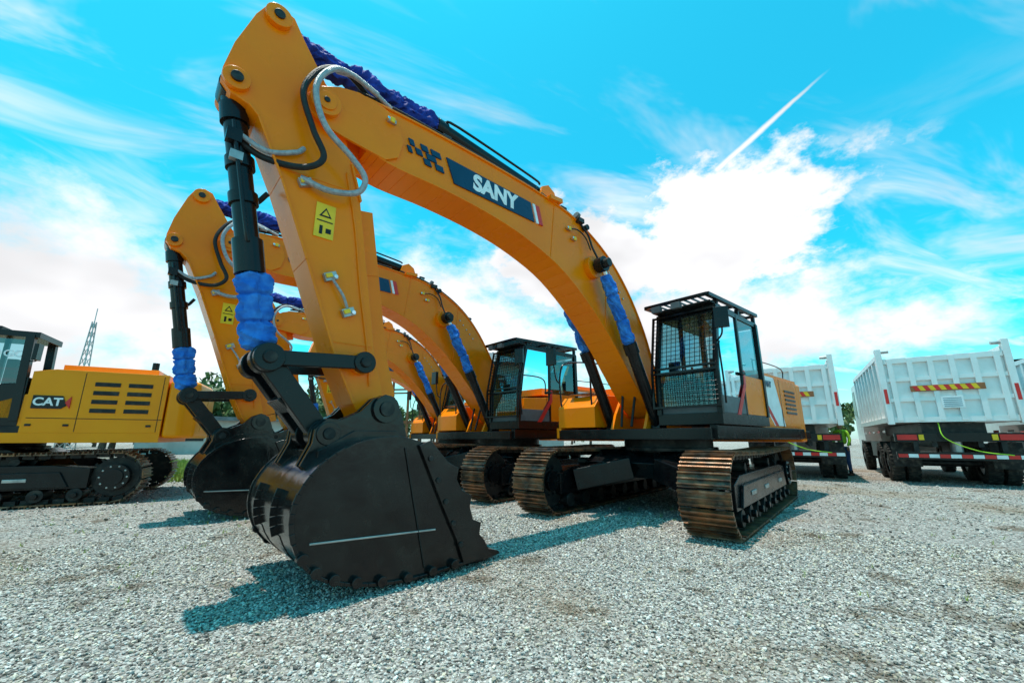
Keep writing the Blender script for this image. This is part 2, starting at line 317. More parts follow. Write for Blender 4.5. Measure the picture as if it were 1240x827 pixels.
    for sy in(1,-1):
        U.prism(side,sy*.68,sy*.715,'bucket')
        U.prism([(5.30,1.18),(5.42,1.14),(5.16,.62),(4.98,.28),(4.90,.08),(4.55,.07),(4.66,.24),(4.72,.30),(4.70,.40),(4.80,.44),(4.84,.56),(4.82,.66),(4.94,.72),(5.0,.82),(4.98,.92),(5.1,.98),(5.20,1.08)],sy*.715,sy*.75,'bucket')
        for j in range(5): t=j/4; U.ycyl(5.30-.36*t,1.02-.78*t,sy*.75,sy*.765,.025,'dark',10)
        rim=Os[9:]
        for i in range(len(rim)-1): U.beam((rim[i][0],sy*.722,rim[i][1]),(rim[i+1][0],sy*.722,rim[i+1][1]),.04,.03,'bucket')
        for i in range(22,37,2): U.ycyl(Os[i][0],Os[i][1]+.02,sy*.70,sy*.765,.042,'bucket',14)
        U.beam((6.28,sy*.722,.44),(5.2,sy*.722,.40),.010,.016,'silver')
        U.beam((5.55,sy*.722,1.12),(5.30,sy*.722,.10),.010,.014,'bucket')
    for y in(-.30,.30):
        for i in range(15,33): U.beam((Os[i][0],y,Os[i][1]),(Os[i+1][0],y,Os[i+1][1]),.10,.012,'bucket')
    U.bx(4.66,4.98,-.72,.72,.06,.115,'bucket')
    for i in range(5):
        y=-.6+.3*i
        U.prism([(4.80,.02),(4.86,.17),(4.72,.175),(4.40,.085),(4.38,.055),(4.62,.02)],y-.06,y+.06,'bucket')
    for sy in(1,-1):
        for yy in(sy*.30,sy*.40):
            U.prism([(5.35,1.12),(5.44,1.42),(5.50,1.56),(5.62,1.61),(5.74,1.56),(5.85,1.44),(6.02,1.36),(6.14,1.37),(6.23,1.28),(6.24,1.16),(6.32,.98),(6.2,.9),(5.9,1.1),(5.5,1.12)],yy-.022,yy+.022,'bucket')
        U.ycyl(5.62,1.47,sy*.27,sy*.46,.13,'bucket'); U.ycyl(6.12,1.24,sy*.27,sy*.44,.10,'bucket')
        U.ycyl(5.62,1.47,sy*.46,sy*.48,.07,'dark'); U.ycyl(6.12,1.24,sy*.44,sy*.46,.05,'dark')
    U.prism([(5.35,1.14),(5.5,1.27),(5.9,1.27),(6.2,1.1),(6.2,1.04),(5.8,1.18)],-.45,.45,'bucket')
    U.done(E,.007,ang=30)
    # upper structure
    Z=Part('revolving_frame')
    Z.bx(1.0,-4.4,-1.5,1.5,1.18,1.36,'black'); Z.bx(.9,-3.7,1.44,1.56,1.2,1.4,'black'); Z.bx(1.0,-3.7,-1.56,-1.44,1.2,1.4,'orange')
    for sy in(1,-1): Z.prism([(.9,1.3),(.75,1.62),(.45,2.05),(.15,2.12),(-.25,1.95),(-.9,1.36)],sy*.30,sy*.36,'orange')
    Z.tube([(.9,.1,1.4),(.7,.12,2.2),(.75,.12,2.8),(.95,.1,3.1)],.025,'hose'); Z.tube([(.9,-.1,1.4),(.75,-.12,2.2),(.8,-.12,2.7),(1.0,-.1,3.05)],.025,'hose')
    Z.done(E,.015)
    W=Part('engine_housing')
    W.bx(-1.22,-3.75,.45,1.50,1.40,2.46,'orange'); W.bx(-1.12,-3.75,-1.50,-.45,1.40,2.32,'orange'); W.bx(-1.22,-3.7,-.45,.45,1.40,2.40,'dark')
    W.bx(-1.5,-3.4,-.9,.9,2.46,2.66,'orange'); W.cyl((-2.6,-.8,2.4),(-2.6,-.8,2.95),.07,'dark'); W.bx(-1.9,-2.9,-1.1,-.5,2.33,2.5,'dark')
    W.bx(-1.28,-3.7,1.50,1.512,1.44,2.40,'letter')
    W.prism([(-1.28,1.44),(-1.28,1.95),(-1.9,1.44)],1.512,1.518,'orange'); W.prism([(-1.28,2.02),(-1.28,2.14),(-2.15,1.44),(-1.98,1.44)],1.512,1.518,'red')
    W.prism([(-2.6,1.44),(-2.2,2.40),(-3.7,2.40),(-3.7,1.44)],1.512,1.520,'orange')
    for i in range(6): W.bx(-2.75,-3.45,1.52,1.535,1.70+i*.09,1.745+i*.09,'black')
    W.bx(-2.46,-2.48,1.50,1.523,1.42,2.4,'black'); W.box((-1.5,1.525,1.95),(.12,.02,.05),'black')
    W.done(E,.02)
    text('side_lettering','SANY',(-1.76,1.525,2.24),.17,'logo',E,bold=.03)
    X=Part('counterweight')
    cw=[(-3.76,-1.5),(-4.1,-1.5),(-4.42,-1.25),(-4.56,-.6),(-4.6,0),(-4.56,.6),(-4.42,1.25),(-4.1,1.5),(-3.76,1.5)]
    n=len(cw); X.add([(x,y,1.12) for x,y in cw]+[(x,y,2.42) for x,y in cw],[tuple(range(n)),tuple(range(n,2*n))]+[(i,(i+1)%n,(i+1)%n+n,i+n) for i in range(n)],'orange')
    X.done(E,.06,ang=40,seg=3)
    R=Part('tool_box')
    R.prism([(1.0,1.40),(1.0,1.78),(.80,2.0),(-.2,2.05),(-.2,1.40)],-1.5,-.6,'orange'); R.prism([(-.24,1.40),(-.24,2.25),(-1.08,2.30),(-1.08,1.40)],-1.5,-.5,'orange')
    for x in(.3,.55,.8): R.bx(x-.1,x+.1,-1.3,-.8,2.05,2.065,'black')
    R.done(E,.03)
    Hr=Part('handrails')
    Hr.tube([(.95,-1.45,1.7),(.95,-1.47,2.5),(.6,-1.47,2.78),(-.9,-1.47,2.85),(-1.1,-1.47,2.4)],.018,'black'); Hr.tube([(.95,-.7,1.8),(.95,-.7,2.5),(.8,-.72,2.6),(.5,-.72,2.1)],.018,'black')
    Hr.tube([(-1.4,1.42,2.46),(-1.4,1.42,2.68),(-1.5,1.42,2.70),(-3.1,1.42,2.70),(-3.2,1.42,2.46)],.012,'black')
    Hr.tube([(1.08,-1.56,2.9),(1.05,-1.5,2.4),(.95,-1.47,2.3)],.015,'black'); Hr.box((1.10,-1.58,2.85),(.08,.22,.34),'black')
    Hr.done(E,0)
    cofs=(-.16,.03,.07)
    Cb=Part('cab_frame')
    y0,y1=.56,1.60; zb,zt=1.42,3.24
    Cb.bx(1.0,-1.06,y0,y1,1.34,1.52,'black'); Cb.bx(.80,-1.06,y0,y1,zt-.06,zt+.03,'black')
    for y in(y0+.03,y1-.03):
        Cb.beam((.98,y,1.5),(.97,y,2.25),.07,.08,'black'); Cb.beam((.97,y,2.22),(.74,y,zt),.07,.08,'black')
        Cb.beam((-.02,y,1.5),(-.04,y,zt),.06,.07,'black'); Cb.beam((-1.02,y,1.5),(-1.0,y,zt),.09,.10,'black')
    Cb.prism([(-1.03,1.52),(-1.03,2.18),(-.06,2.18),(-.02,1.52)],y1-.045,y1-.005,'orange')
    Cb.prism([(.93,1.52),(.93,1.78),(.02,1.78),(.0,1.52)],y1-.045,y1-.002,'grey')
    Cb.prism([(.42,1.50),(.0,2.02),(-.04,2.26),(-.10,2.26),(-.10,2.0),(.28,1.50)],y1-.005,y1+.01,'red')
    Cb.bx(-1.06,-1.0,y0,y1,1.5,2.3,'black'); Cb.bx(.96,.92,y0,y1,1.5,1.62,'grey'); Cb.bx(.0,-1.0,y0,y0+.03,1.5,2.0,'black')
    Cb.bx(.96,.93,y0,y1,2.16,2.22,'black'); Cb.bx(.80,.73,y0,y1,zt-.1,zt,'black')
    Cb.box((.02,y1+.02,2.2),(.14,.04,.05),'dark'); Cb.tube([(.95,y1+.05,1.65),(1.0,y1+.07,2.0),(.98,y1+.05,2.5),(.9,y1+.03,2.62)],.015,'black')
    Cb.done(E,.012,off=cofs)
    Gl=Part('cab_glass')
    def q(a,b,c,d): Gl.add([a,b,c,d],[(0,1,2,3)],'glass')
    q((.95,y0+.06,1.62),(.95,y1-.06,1.62),(.945,y1-.06,2.16),(.945,y0+.06,2.16)); q((.945,y0+.06,2.22),(.945,y1-.06,2.22),(.75,y1-.06,3.15),(.75,y0+.06,3.15))
    for y in(y0+.02,y1-.02):
        q((.94,y,1.78),(.02,y,1.78),(.0,y,3.18),(.73,y,3.18)); q((-.06,y,2.18),(-.98,y,2.18),(-.97,y,3.18),(-.08,y,3.18))
    q((-1.03,y0+.1,2.3),(-1.03,y1-.1,2.3),(-1.02,y1-.1,3.15),(-1.02,y0+.1,3.15)); Gl.done(E,0,off=cofs)
    Gd=Part('cab_guard')
    def fg(y,z): 
        x=1.07 if z<2.2 else 1.07-(z-2.2)*.20
        return (x,y,z)
    for z in(1.62,2.18,2.26,3.2): Gd.beam(fg(y0-.02,z),fg(y1+.02,z),.035,.035,'black')
    for y in(y0-.02,y1+.02): Gd.beam(fg(y,1.6),fg(y,2.22),.035,.035,'black'); Gd.beam(fg(y,2.22),fg(y,3.22),.035,.035,'black')
    for i in range(1,13):
        y=y0+(y1-y0)*i/13; Gd.cyl(fg(y,1.64),fg(y,2.18),.006,'black',6); Gd.cyl(fg(y,2.26),fg(y,3.2),.006,'black',6)
    for i in range(1,8): z=1.64+.07*i; Gd.cyl(fg(y0,z),fg(y1,z),.006,'black',6)
    for i in range(1,13): z=2.26+.073*i; Gd.cyl(fg(y0,z),fg(y1,z),.006,'black',6)
    for y in(y0-.02,y1+.02): Gd.beam((1.12,y,3.36),(-1.05,y,3.42),.05,.06,'black')
    for x in(1.12,.6,0,-.55,-1.05): Gd.beam((x,y0-.02,3.36+(1.12-x)*.027),(x,y1+.02,3.36+(1.12-x)*.027),.05,.05,'black')
    for i in range(9): y=y0+.06+(y1-y0-.1)*i/8; Gd.beam((1.12,y,3.365),(-1.05,y,3.425),.02,.03,'black')
    for x in(.7,-.2,-1.0):
        for y in(y0+.03,y1-.03): Gd.bx(x-.03,x+.03,y-.03,y+.03,3.25,3.38,'black')
    Gd.bx(.95,.55,y0+.02,y1-.02,3.28,3.31,'dark')
    Gd.box((1.12,1.1,3.28),(.08,.16,.10),'grey'); Gd.box((1.12,.75,3.28),(.08,.16,.10),'grey')
    Gd.tube([(.98,1.62,2.6),(1.15,1.78,2.68),(1.18,1.80,2.9)],.014,'black'); Gd.box((1.16,1.80,2.92),(.07,.20,.32),'black',(0,0,20))
    Gd.done(E,.003,off=cofs)
    I=Part('cab_interior')
    I.box((-.3,1.08,1.85),(.5,.5,.14),'seat'); I.box((-.6,1.08,2.25),(.14,.48,.75),'seat',(0,-10,0)); I.box((-.68,1.08,2.72),(.10,.28,.2),'seat')
    for y in(.80,1.36): I.box((-.25,y,2.0),(.5,.12,.25),'grey'); I.cyl((.05,y,2.1),(.1,y,2.4),.02,'black')
    I.box((.6,.72,2.3),(.05,.2,.28),'black'); I.bx(.9,-.95,.6,1.56,1.53,1.56,'seat'); I.cyl((.5,1.08,1.56),(.4,1.08,2.0),.03,'black'); I.done(E,.01,off=cofs)
    return E
def dup(E,loc,rz):
    e=E.copy(); COL.objects.link(e); e.location=loc; e.rotation_euler=(0,0,rz)
    for c in list(E.children):
        k=c.copy(); k.parent=e; COL.objects.link(k)
    return e
EX=build_excavator()
dup(EX,(-.30,11.1,0),heading(48.5)); dup(EX,(-2.2,16.0,0),heading(48)); dup(EX,(-3.2,22.0,0),heading(50))
# ---------------------------------------------------------------- second make of excavator on the left
def build_cat():
    E=empty('crawler_excavator',(-10.4,8.45,0),heading(61))
    tracks(E,0,frame='black',xf=2.2,xr=-2.35,r=.43,gauge=2.6)
    P=Part('engine_housing')
    P.prism([(-.9,1.30),(-.9,2.42),(-1.2,2.48),(-2.9,2.48),(-2.9,1.30)],.5,1.45,'catyel'); P.prism([(-.3,1.30),(-.3,2.2),(-1.2,2.40),(-2.9,2.44),(-2.9,1.30)],-1.45,-.5,'catyel')
    P.bx(-.9,-2.9,-.5,.5,1.3,2.5,'dark'); P.bx(1.3,-2.9,-1.45,1.45,1.12,1.30,'catyel'); P.bx(-.9,1.3,.5,1.45,1.3,1.42,'dark')
    P.prism([(-.9,1.42),(-.9,2.0),(.4,1.42)],.6,1.44,'catyel')
    for j in range(2):
        for i in range(4): P.bx(-1.78-.5*j,-2.16-.5*j,1.452,1.462,1.68+i*.17,1.76+i*.17,'dark')
    for x in(-1.62,-2.82): P.bx(x,x-.012,1.445,1.456,1.32,2.44,'black')
    P.bx(-.95,-2.9,1.445,1.456,1.56,1.572,'black'); P.bx(-1.1,-2.6,-.9,.9,2.48,2.64,'catyel')
    for x in(-1.0,-1.5,-2.7): P.box((x,1.456,1.44),(.08,.02,.04),'black')
    P.cyl((-2.2,-.6,2.5),(-2.2,-.6,3.0),.07,'black')
    P.prism([(-.98,1.98),(-1.38,1.98),(-1.45,1.80),(-1.38,1.74),(-.98,1.74)][::1],1.452,1.47,'black'); P.prism([(-1.42,1.86),(-1.5,1.98),(-1.5,1.74)],1.456,1.472,'red')
    P.done(E,.02)
    text('decal_lettering','CAT',(-1.19,1.473,1.86),.2,'letter',E,bold=.03)
    W=Part('counterweight'); cw=[(-2.92,-1.45),(-3.2,-1.45),(-3.42,-1.2),(-3.5,0),(-3.42,1.2),(-3.2,1.45),(-2.92,1.45)]; n=len(cw)
    W.add([(x,y,1.2) for x,y in cw]+[(x,y,2.40) for x,y in cw],[tuple(range(n)),tuple(range(n,2*n))]+[(i,(i+1)%n,(i+1)%n+n,i+n) for i in range(n)],'catyel'); W.done(E,.08,seg=3)
    C=Part('cab'); y0,y1=.5,1.45
    C.bx(.95,-.86,y0,y1,1.42,1.56,'black'); C.bx(.7,-.86,y0,y1,3.05,3.16,'black'); C.bx(.75,-.3,y0+.1,y1-.1,3.16,3.24,'dark')
    for y in(y0+.04,y1-.04):
        C.beam((.93,y,1.5),(.92,y,2.1),.08,.08,'black'); C.beam((.92,y,2.1),(.62,y,3.1),.08,.08,'black'); C.beam((-.1,y,1.5),(-.1,y,3.1),.07,.07,'black'); C.beam((-.8,y,1.5),(-.74,y,3.1),.12,.12,'black')
    C.prism([(-.1,1.5),(-.1,2.1),(-.85,2.2),(-.85,1.5)],y1-.06,y1-.01,'black'); C.prism([(.9,1.5),(.9,1.7),(-.1,1.7),(-.1,1.5)],y1-.06,y1-.01,'black'); C.bx(-.86,-.8,y0,y1,1.5,2.3,'black')
    C.box((-.3,1,1.9),(.5,.45,.2),'seat'); C.box((-.5,1,2.3),(.14,.45,.7),'seat'); C.tube([(.9,1.5,1.7),(.95,1.6,2.1),(.8,1.52,2.6)],.015,'black'); C.box((-.95,1.62,2.75),(.06,.2,.3),'black'); C.tube([(-.8,1.45,2.6),(-.95,1.6,2.6),(-.95,1.62,2.75)],.013,'black')
    z,t=1.72,3.0
    C.add([(.9,y1-.03,z),(-.1,y1-.03,z),(-.1,y1-.03,t),(.62,y1-.03,t)],[(0,1,2,3)],'glass'); C.add([(-.12,y1-.03,2.12),(-.78,y1-.03,2.2),(-.75,y1-.03,t),(-.12,y1-.03,t)],[(0,1,2,3)],'glass')
    C.add([(.92,y0+.05,1.6),(.92,y1-.05,1.6),(.91,y1-.05,2.1),(.91,y0+.05,2.1)],[(0,1,2,3)],'glass'); C.add([(.91,y0+.05,2.1),(.91,y1-.05,2.1),(.62,y1-.05,3.05),(.62,y0+.05,3.05)],[(0,1,2,3)],'glass')
    C.done(E,.02)
    text('cab_lettering','320 GC',(-.42,1.452,2.72),.17,'letter',E,bold=.02)
    B=Part('boom'); B.prism([(.1,1.5),(.0,1.9),(1.2,3.6),(2.4,4.6),(5.2,4.5),(6.0,4.1),(5.9,3.9),(3.0,3.8),(1.9,3.0),(.5,1.5)],-.25,.25,'catyel')
    B.prism([(6.9,4.9),(6.4,4.8),(5.7,4.2),(5.4,1.6),(5.6,1.5),(6.4,3.4)],-.2,.2,'catyel')
    for sy in(1,-1): B.cyl((.9,sy*.4,1.4),(2.1,sy*.4,3.7),.1,'black')
    B.cyl((2.6,0,4.75),(6.6,0,4.85),.1,'black'); B.cyl((6.8,0,4.1),(6.3,0,2.0),.09,'black'); B.done(E,.02)
    K=Part('bucket'); K.prism([(5.4,1.4),(5.8,1.35),(6.3,1.0),(6.3,.4),(5.8,.08),(5.0,.05),(4.6,.08),(4.95,.6)],-.65,.65,'bucket'); K.beam((6.3,0,2.0),(5.95,0,1.2),.3,.1,'black'); K.done(E,.01)
    return E
build_cat()
# ---------------------------------------------------------------- dump trucks
def build_truck():
    E=empty('dump_truck',(11.40,10.85,0),math.atan2(math.cos(math.radians(34)),math.sin(math.radians(34))))
    B=Part('tipper_body'); z0,z1=1.62,3.48; w=1.28
    B.bx(0.02,5.9,-w+.12,w-.12,z0,z0+.1,'white')
    for sy in(1,-1):
        B.bx(.05,5.9,sy*(w-.08),sy*(w-.13),z0,z1-.05,'white'); B.bx(.0,5.95,sy*(w-.15),sy*w,z1-.12,z1,'white'); B.bx(.0,5.95,sy*(w-.15),sy*w,z0,z0+.14,'white')
        for i in range(9): x=.12+i*.7; B.bx(x,x+.12,sy*(w-.08),sy*(w-.005),z0+.14,z1-.12,'white')
    B.bx(5.85,5.95,-w+.1,w-.1,z0,z1+.15,'white'); B.bx(5.85,6.9,-w+.3,w-.3,z1+.08,z1+.15,'white')
    B.bx(-.02,.03,-w+.14,w-.14,z0+.05,z1-.2,'white')
    for z,h in((z0,.14),(z0+.55,.10),(z0+1.1,.10),(z1-.26,.14)): B.bx(-.08,-.02,-w+.14,w-.14,z,z+h,'white')
    for i in range(6): y=-w+.20+i*(2*w-.52)/5; B.bx(-.10,-.02,y,y+.11,z0+.04,z1-.14,'white')
    for sy in(1,-1): B.bx(-.12,.06,sy*w,sy*(w-.13),z0-.05,z1+.16,'white'); B.ycyl(-.05,z1+.08,sy*(w-.3),sy*(w-.0),.045,'silver',14); B.bx(-.13,-.125,sy*(w-.03),sy*(w-.10),z0+.5,z0+.9,'red')
    for i in range(12):
        k='red' if i%2 else 'yellow'; y=-.6+i*.1; B.add([(-.118,y,z0+.82),(-.118,y+.1,z0+.82),(-.118,y+.16,z0+.95),(-.118,y+.06,z0+.95)],[(0,1,2,3)],k)
    B.box((-.105,0,z0+.88),(.02,1.4,.16),'rust'); B.box((-.108,-.05,z0+.5),(.012,.42,.30),'letter')
    for i in range(5): B.box((-.116,-.05,z0+.40+.05*i),(.004,.34,.012),'logo')
    B.done(E,.012)
    C=Part('chassis')
    for y in(-.42,.42): C.bx(.1,8.0,y-.05,y+.05,.98,1.28,'dark')
    C.bx(.2,5.8,-.6,.6,1.3,1.60,'dark'); C.bx(.0,.12,-1.22,1.22,.66,.86,'black'); C.bx(.05,.15,-1.2,1.2,1.12,1.34,'black')
    for y in(-.8,.8): C.bx(.05,.3,y-.05,y+.05,.7,1.2,'dark')
    for i in range(12):
        y=-1.2+i*.2; C.bx(-.012,-.004,y+.004,y+.196,.71,.80,'red' if i%2 else 'letter')
    for sy in(1,-1):
        C.bx(.02,.05,sy*1.15,sy*.75,1.16,1.30,'red'); C.bx(.015,.05,sy*.72,sy*.62,1.16,1.3,'yellow'); C.bx(.55,.6,sy*1.24,sy*.66,.45,1.1,'rubber')
        C.bx(3.2,5.2,sy*1.15,sy*.7,.6,1.1,'dark')
        for i in range(5): C.bx(.9+i*1.0,1.3+i*1.0,sy*1.26,sy*1.262,1.36,1.42,'red' if i%2 else 'letter')
    C.cyl((.25,.0,1.2),(.25,0,.8),.12,'silver'); C.tube([(-.02,.3,1.6),(-.15,.25,1.2),(-.05,-.3,.9),(-.02,-.9,.8)],.012,'green'); C.done(E,.01)
    W=Part('wheels')
    for x in(1.45,2.8,6.9):
        for sy in(1,-1):
            for yy in((.78,1.12) if x<5 else (1.1,)):
                y=sy*yy; pr=[(-.15,.30),(-.15,.44),(-.12,.50),(0,.52),(.12,.50),(.15,.44),(.15,.30)]
                sg=36; vs=[]; 
                for t in range(sg):
                    a=2*math.pi*t/sg
                    for py,r in pr: vs.append((x+r*math.cos(a),y+py,.53+r*math.sin(a)))
                m=len(pr); fs=[(t*m+j,t*m+j+1,((t+1)%sg)*m+j+1,((t+1)%sg)*m+j) for t in range(sg) for j in range(m-1)]
                W.add(vs,fs,'rubber'); W.ycyl(x,.53,y-.10,y+.10,.30,'white',28); W.ycyl(x,.53,y-.14,y+.14,.12,'dark',20)
                for t in range(30): a=2*math.pi*t/30; W.box((x+.515*math.cos(a),y,.53+.515*math.sin(a)),(.03,.27,.05),'rubber',(0,-math.degrees(a),0))
        W.cyl((x,-1,.53),(x,1,.53),.09,'dark')
    W.done(E,0)
    F=Part('truck_cab'); F.prism([(6.1,1.1),(6.1,3.2),(6.3,3.35),(7.8,3.35),(8.2,2.3),(8.3,.7),(7.6,.7),(7.4,1.15)],-1.2,1.2,'white'); F.bx(6.4,7.8,-.5,.5,3.36,3.95,'black')
    F.prism([(7.1,2.0),(7.1,3.1),(7.8,3.1),(8.05,2.2)],1.2,1.21,'black'); F.prism([(7.1,2.0),(7.1,3.1),(7.8,3.1),(8.05,2.2)],-1.21,-1.2,'black'); F.done(E,.04)
    return E
TR=build_truck(); dup(TR,(8.50,12.85,0),TR.rotation_euler[2]); dup(TR,(14.6,9.0,0),TR.rotation_euler[2])
# ---------------------------------------------------------------- person
def build_person(loc,rz):
    E=empty('worker',loc,rz)
    def skin(name,pts,edges,k,sub=2):
        me=bpy.data.meshes.new(name); me.from_pydata([p[:3] for p in pts],edges,[]); me.materials.append(M[k])
        o=bpy.data.objects.new(name,me); COL.objects.link(o); o.parent=E
        s=o.modifiers.new('skin','SKIN'); 
        for i,p in enumerate(pts): me.skin_vertices[0].data[i].radius=p[3] if isinstance(p[3],tuple) else (p[3],p[3])
        me.skin_vertices[0].data[0].use_root=True; s.use_smooth_shade=True
        b=o.modifiers.new('sub','SUBSURF'); b.levels=sub; b.render_levels=sub
    skin('trousers',[(0,0,.95,.13),(0,.1,.86,.095),(.02,.11,.5,.068),(0,.12,.1,.05),(0,-.1,.86,.095),(.04,-.11,.5,.068),(.02,-.12,.1,.05)],[(0,1),(1,2),(2,3),(0,4),(4,5),(5,6)],'jeans')
    skin('jacket',[(0,0,.98,(.13,.15)),(0,0,1.2,(.12,.155)),(0,0,1.40,(.10,.15)),(0,.19,1.42,.06),(.0,.25,1.15,.048),(.12,.23,.95,.038),(0,-.19,1.42,.06),(0,-.26,1.15,.048),(.08,-.27,.92,.038),(0,0,1.5,.055)],[(0,1),(1,2),(2,3),(3,4),(4,5),(2,6),(6,7),(7,8),(2,9)],'green')
    skin('head',[(0,0,1.50,.05),(.01,0,1.57,.07),(.015,0,1.64,.09),(.01,0,1.71,.075)],[(0,1),(1,2),(2,3)],'skin')
    P=Part('face_and_hair'); P.cyl((-.005,0,1.66),(-.005,0,1.755),.098,'seat',20,.06); P.box((.10,0,1.62),(.03,.025,.04),'skin')
    for y in(-.035,.035): P.box((.10,y,1.65),(.012,.02,.01),'black')
    P.box((.095,0,1.575),(.012,.05,.01),'red'); P.done(E,.004)
    for sy,p in((1,(.14,.23,.88)),(-1,(.09,-.27,.85))):
        x,y,z=p; skin('hand',[(x,y,z+.06,.025),(x,y,z,.032)]+[(x+.02-.015*i,y,z-.09+abs(i-1)*.008,.009) for i in range(4)]+[(x+.05,y,z-.03,.010)],[(0,1)]+[(1,2+i) for i in range(5)],'skin',1)
    Q=Part('boots')
    for y in(.12,-.12): Q.box((.05,y,.05),(.27,.10,.10),'black'); Q.cyl((0,y,.08),(0,y,.18),.055,'black')
    Q.done(E,.025)
build_person((11.15,14.35,0),math.radians(200))
# ---------------------------------------------------------------- ground
def vnoise(nt,src,scale,det=4):
    n=nt.nodes.new('ShaderNodeTexNoise'); n.inputs['Scale'].default_value=scale; n.inputs['Detail'].default_value=det; nt.links.new(src,n.inputs['Vector']); return n.outputs['Fac']
def dirt(nt,col,pos):
    N=nt.nodes;L=nt.links
    def mr(f,a,b,o): m=N.new('ShaderNodeMapRange'); m.inputs[1].default_value=a;m.inputs[2].default_value=b;m.inputs[4].default_value=o; L.new(f,m.inputs[0]); return m.outputs[0]
    def mix(f,c,col):
        m=N.new('ShaderNodeMix'); m.data_type='RGBA'; m.inputs[7].default_value=c; L.new(f,m.inputs[0]); L.new(col,m.inputs[6]); return m.outputs[2]
    col=mix(mr(vnoise(nt,pos,.42,3),.50,.68,.55),(.32,.225,.145,1),col)
    col=mix(mr(vnoise(nt,pos,1.7,3),.59,.68,.65),(.13,.09,.055,1),col)
    return col
def ground_mat():
    m=bpy.data.materials.new('gravel_ground'); m.use_nodes=True; nt=m.node_tree; N=nt.nodes; L=nt.links; b=N['Principled BSDF']
    geo=N.new('ShaderNodeNewGeometry')
    v=N.new('ShaderNodeTexVoronoi'); v.inputs['Scale'].default_value=52; L.new(geo.outputs['Position'],v.inputs['Vector'])
    bw=N.new('ShaderNodeSeparateColor'); L.new(v.outputs['Color'],bw.inputs[0])
    r=N.new('ShaderNodeValToRGB'); r.color_ramp.elements[0].color=(.07,.065,.06,1); r.color_ramp.elements[1].color=(.64,.61,.57,1)
    e=r.color_ramp.elements.new(.5); e.color=(.36,.34,.315,1); L.new(bw.outputs[0],r.inputs[0])
    L.new(dirt(nt,r.outputs[0],geo.outputs['Position']),b.inputs['Base Color']); b.inputs['Roughness'].default_value=.9; b.inputs['Specular IOR Level'].default_value=.1
    bp=N.new('ShaderNodeBump'); bp.inputs['Strength'].default_value=1.; bp.inputs['Distance'].default_value=.03; bp.invert=True
    L.new(v.outputs['Distance'],bp.inputs['Height']); 
    b2=N.new('ShaderNodeBump'); b2.inputs['Strength'].default_value=.6; b2.inputs['Distance'].default_value=.15; L.new(vnoise(nt,geo.outputs['Position'],2.5,4),b2.inputs['Height']); L.new(b2.outputs[0],bp.inputs['Normal']); L.new(bp.outputs[0],b.inputs['Normal'])
    return m
me=bpy.data.meshes.new('ground'); S=900; me.from_pydata([(-S,-S,0),(S,-S,0),(S,S,0),(-S,S,0)],[],[(0,1,2,3)]); me.materials.append(ground_mat())
g=bpy.data.objects.new('ground',me); COL.objects.link(g)
m=bpy.data.materials.new('stone'); m.use_nodes=True; nt=m.node_tree; b=nt.nodes['Principled BSDF']
ca=nt.nodes.new('ShaderNodeVertexColor'); ca.layer_name='tone'; geo=nt.nodes.new('ShaderNodeNewGeometry')
nt.links.new(dirt(nt,ca.outputs[0],geo.outputs['Position']),b.inputs['Base Color']); b.inputs['Roughness'].default_value=.8; b.inputs['Specular IOR Level'].default_value=.2
bm=bmesh.new(); bmesh.ops.create_icosphere(bm,subdivisions=1,radius=.5); bv=np.array([v.co[:] for v in bm.verts]); bf=np.array([[v.index for v in f.verts] for f in bm.faces]); bm.free()
n1=110000
r=1.3+(np.random.rand(n1)**.68)*6.2; a=(np.random.rand(n1)-.5)*math.radians(120)
x1=r*np.sin(a); y1=r*np.cos(a)-.3; s1=.006+.018*np.random.rand(n1)**2.4+.0012*r
n2=24000
x2=np.random.uniform(-11,14,n2); y2=np.random.uniform(5.5,15,n2); s2=.014+.032*np.random.rand(n2)**2
n3=450; x3=np.random.uniform(-7,8,n3); y3=np.random.uniform(1.2,9,n3); s3=np.random.uniform(.028,.05,n3)
X=np.concatenate([x1,x2,x3]);Y=np.concatenate([y1,y2,y3]);Sx=np.concatenate([s1,s2,s3]); n=len(X)
Z=Sx*np.random.uniform(.05,.36,n)
jit=np.random.uniform(.70,1.2,(n,12,1)); P=bv[None]*jit; P=P*np.stack([np.random.uniform(.8,1.35,n),np.random.uniform(.7,1.1,n),np.random.uniform(.55,.9,n)],1)[:,None,:]
al=np.random.rand(n)*6.283; be=np.random.uniform(-.6,.6,n)
ca_,sa_=np.cos(be),np.sin(be); Px=P[:,:,0]*ca_[:,None]+P[:,:,2]*sa_[:,None]; Pz=-P[:,:,0]*sa_[:,None]+P[:,:,2]*ca_[:,None]; Py=P[:,:,1]
c_,s_=np.cos(al)[:,None],np.sin(al)[:,None]; Qx=Px*c_-Py*s_; Qy=Px*s_+Py*c_
co=np.stack([Qx*Sx[:,None]+X[:,None],Qy*Sx[:,None]+Y[:,None],Pz*Sx[:,None]+Z[:,None]],2).reshape(-1,3).astype(np.float32)
F=(bf[None]+np.arange(n)[:,None,None]*12).reshape(-1).astype(np.int32)
gm=bpy.data.meshes.new('gravel'); gm.vertices.add(n*12); gm.vertices.foreach_set('co',co.ravel()); nf=n*20
gm.loops.add(nf*3); gm.loops.foreach_set('vertex_index',F); gm.polygons.add(nf); gm.polygons.foreach_set('loop_start',np.arange(0,nf*3,3,dtype=np.int32)); gm.polygons.foreach_set('loop_total',np.full(nf,3,dtype=np.int32))
gm.update(calc_edges=True); gm.polygons.foreach_set('use_smooth',np.zeros(nf,dtype=bool))
tone=np.clip(np.random.beta(1.7,1.5,n)*.68+.04,0.04,.74); warm=np.random.uniform(0,1,n)**2.5
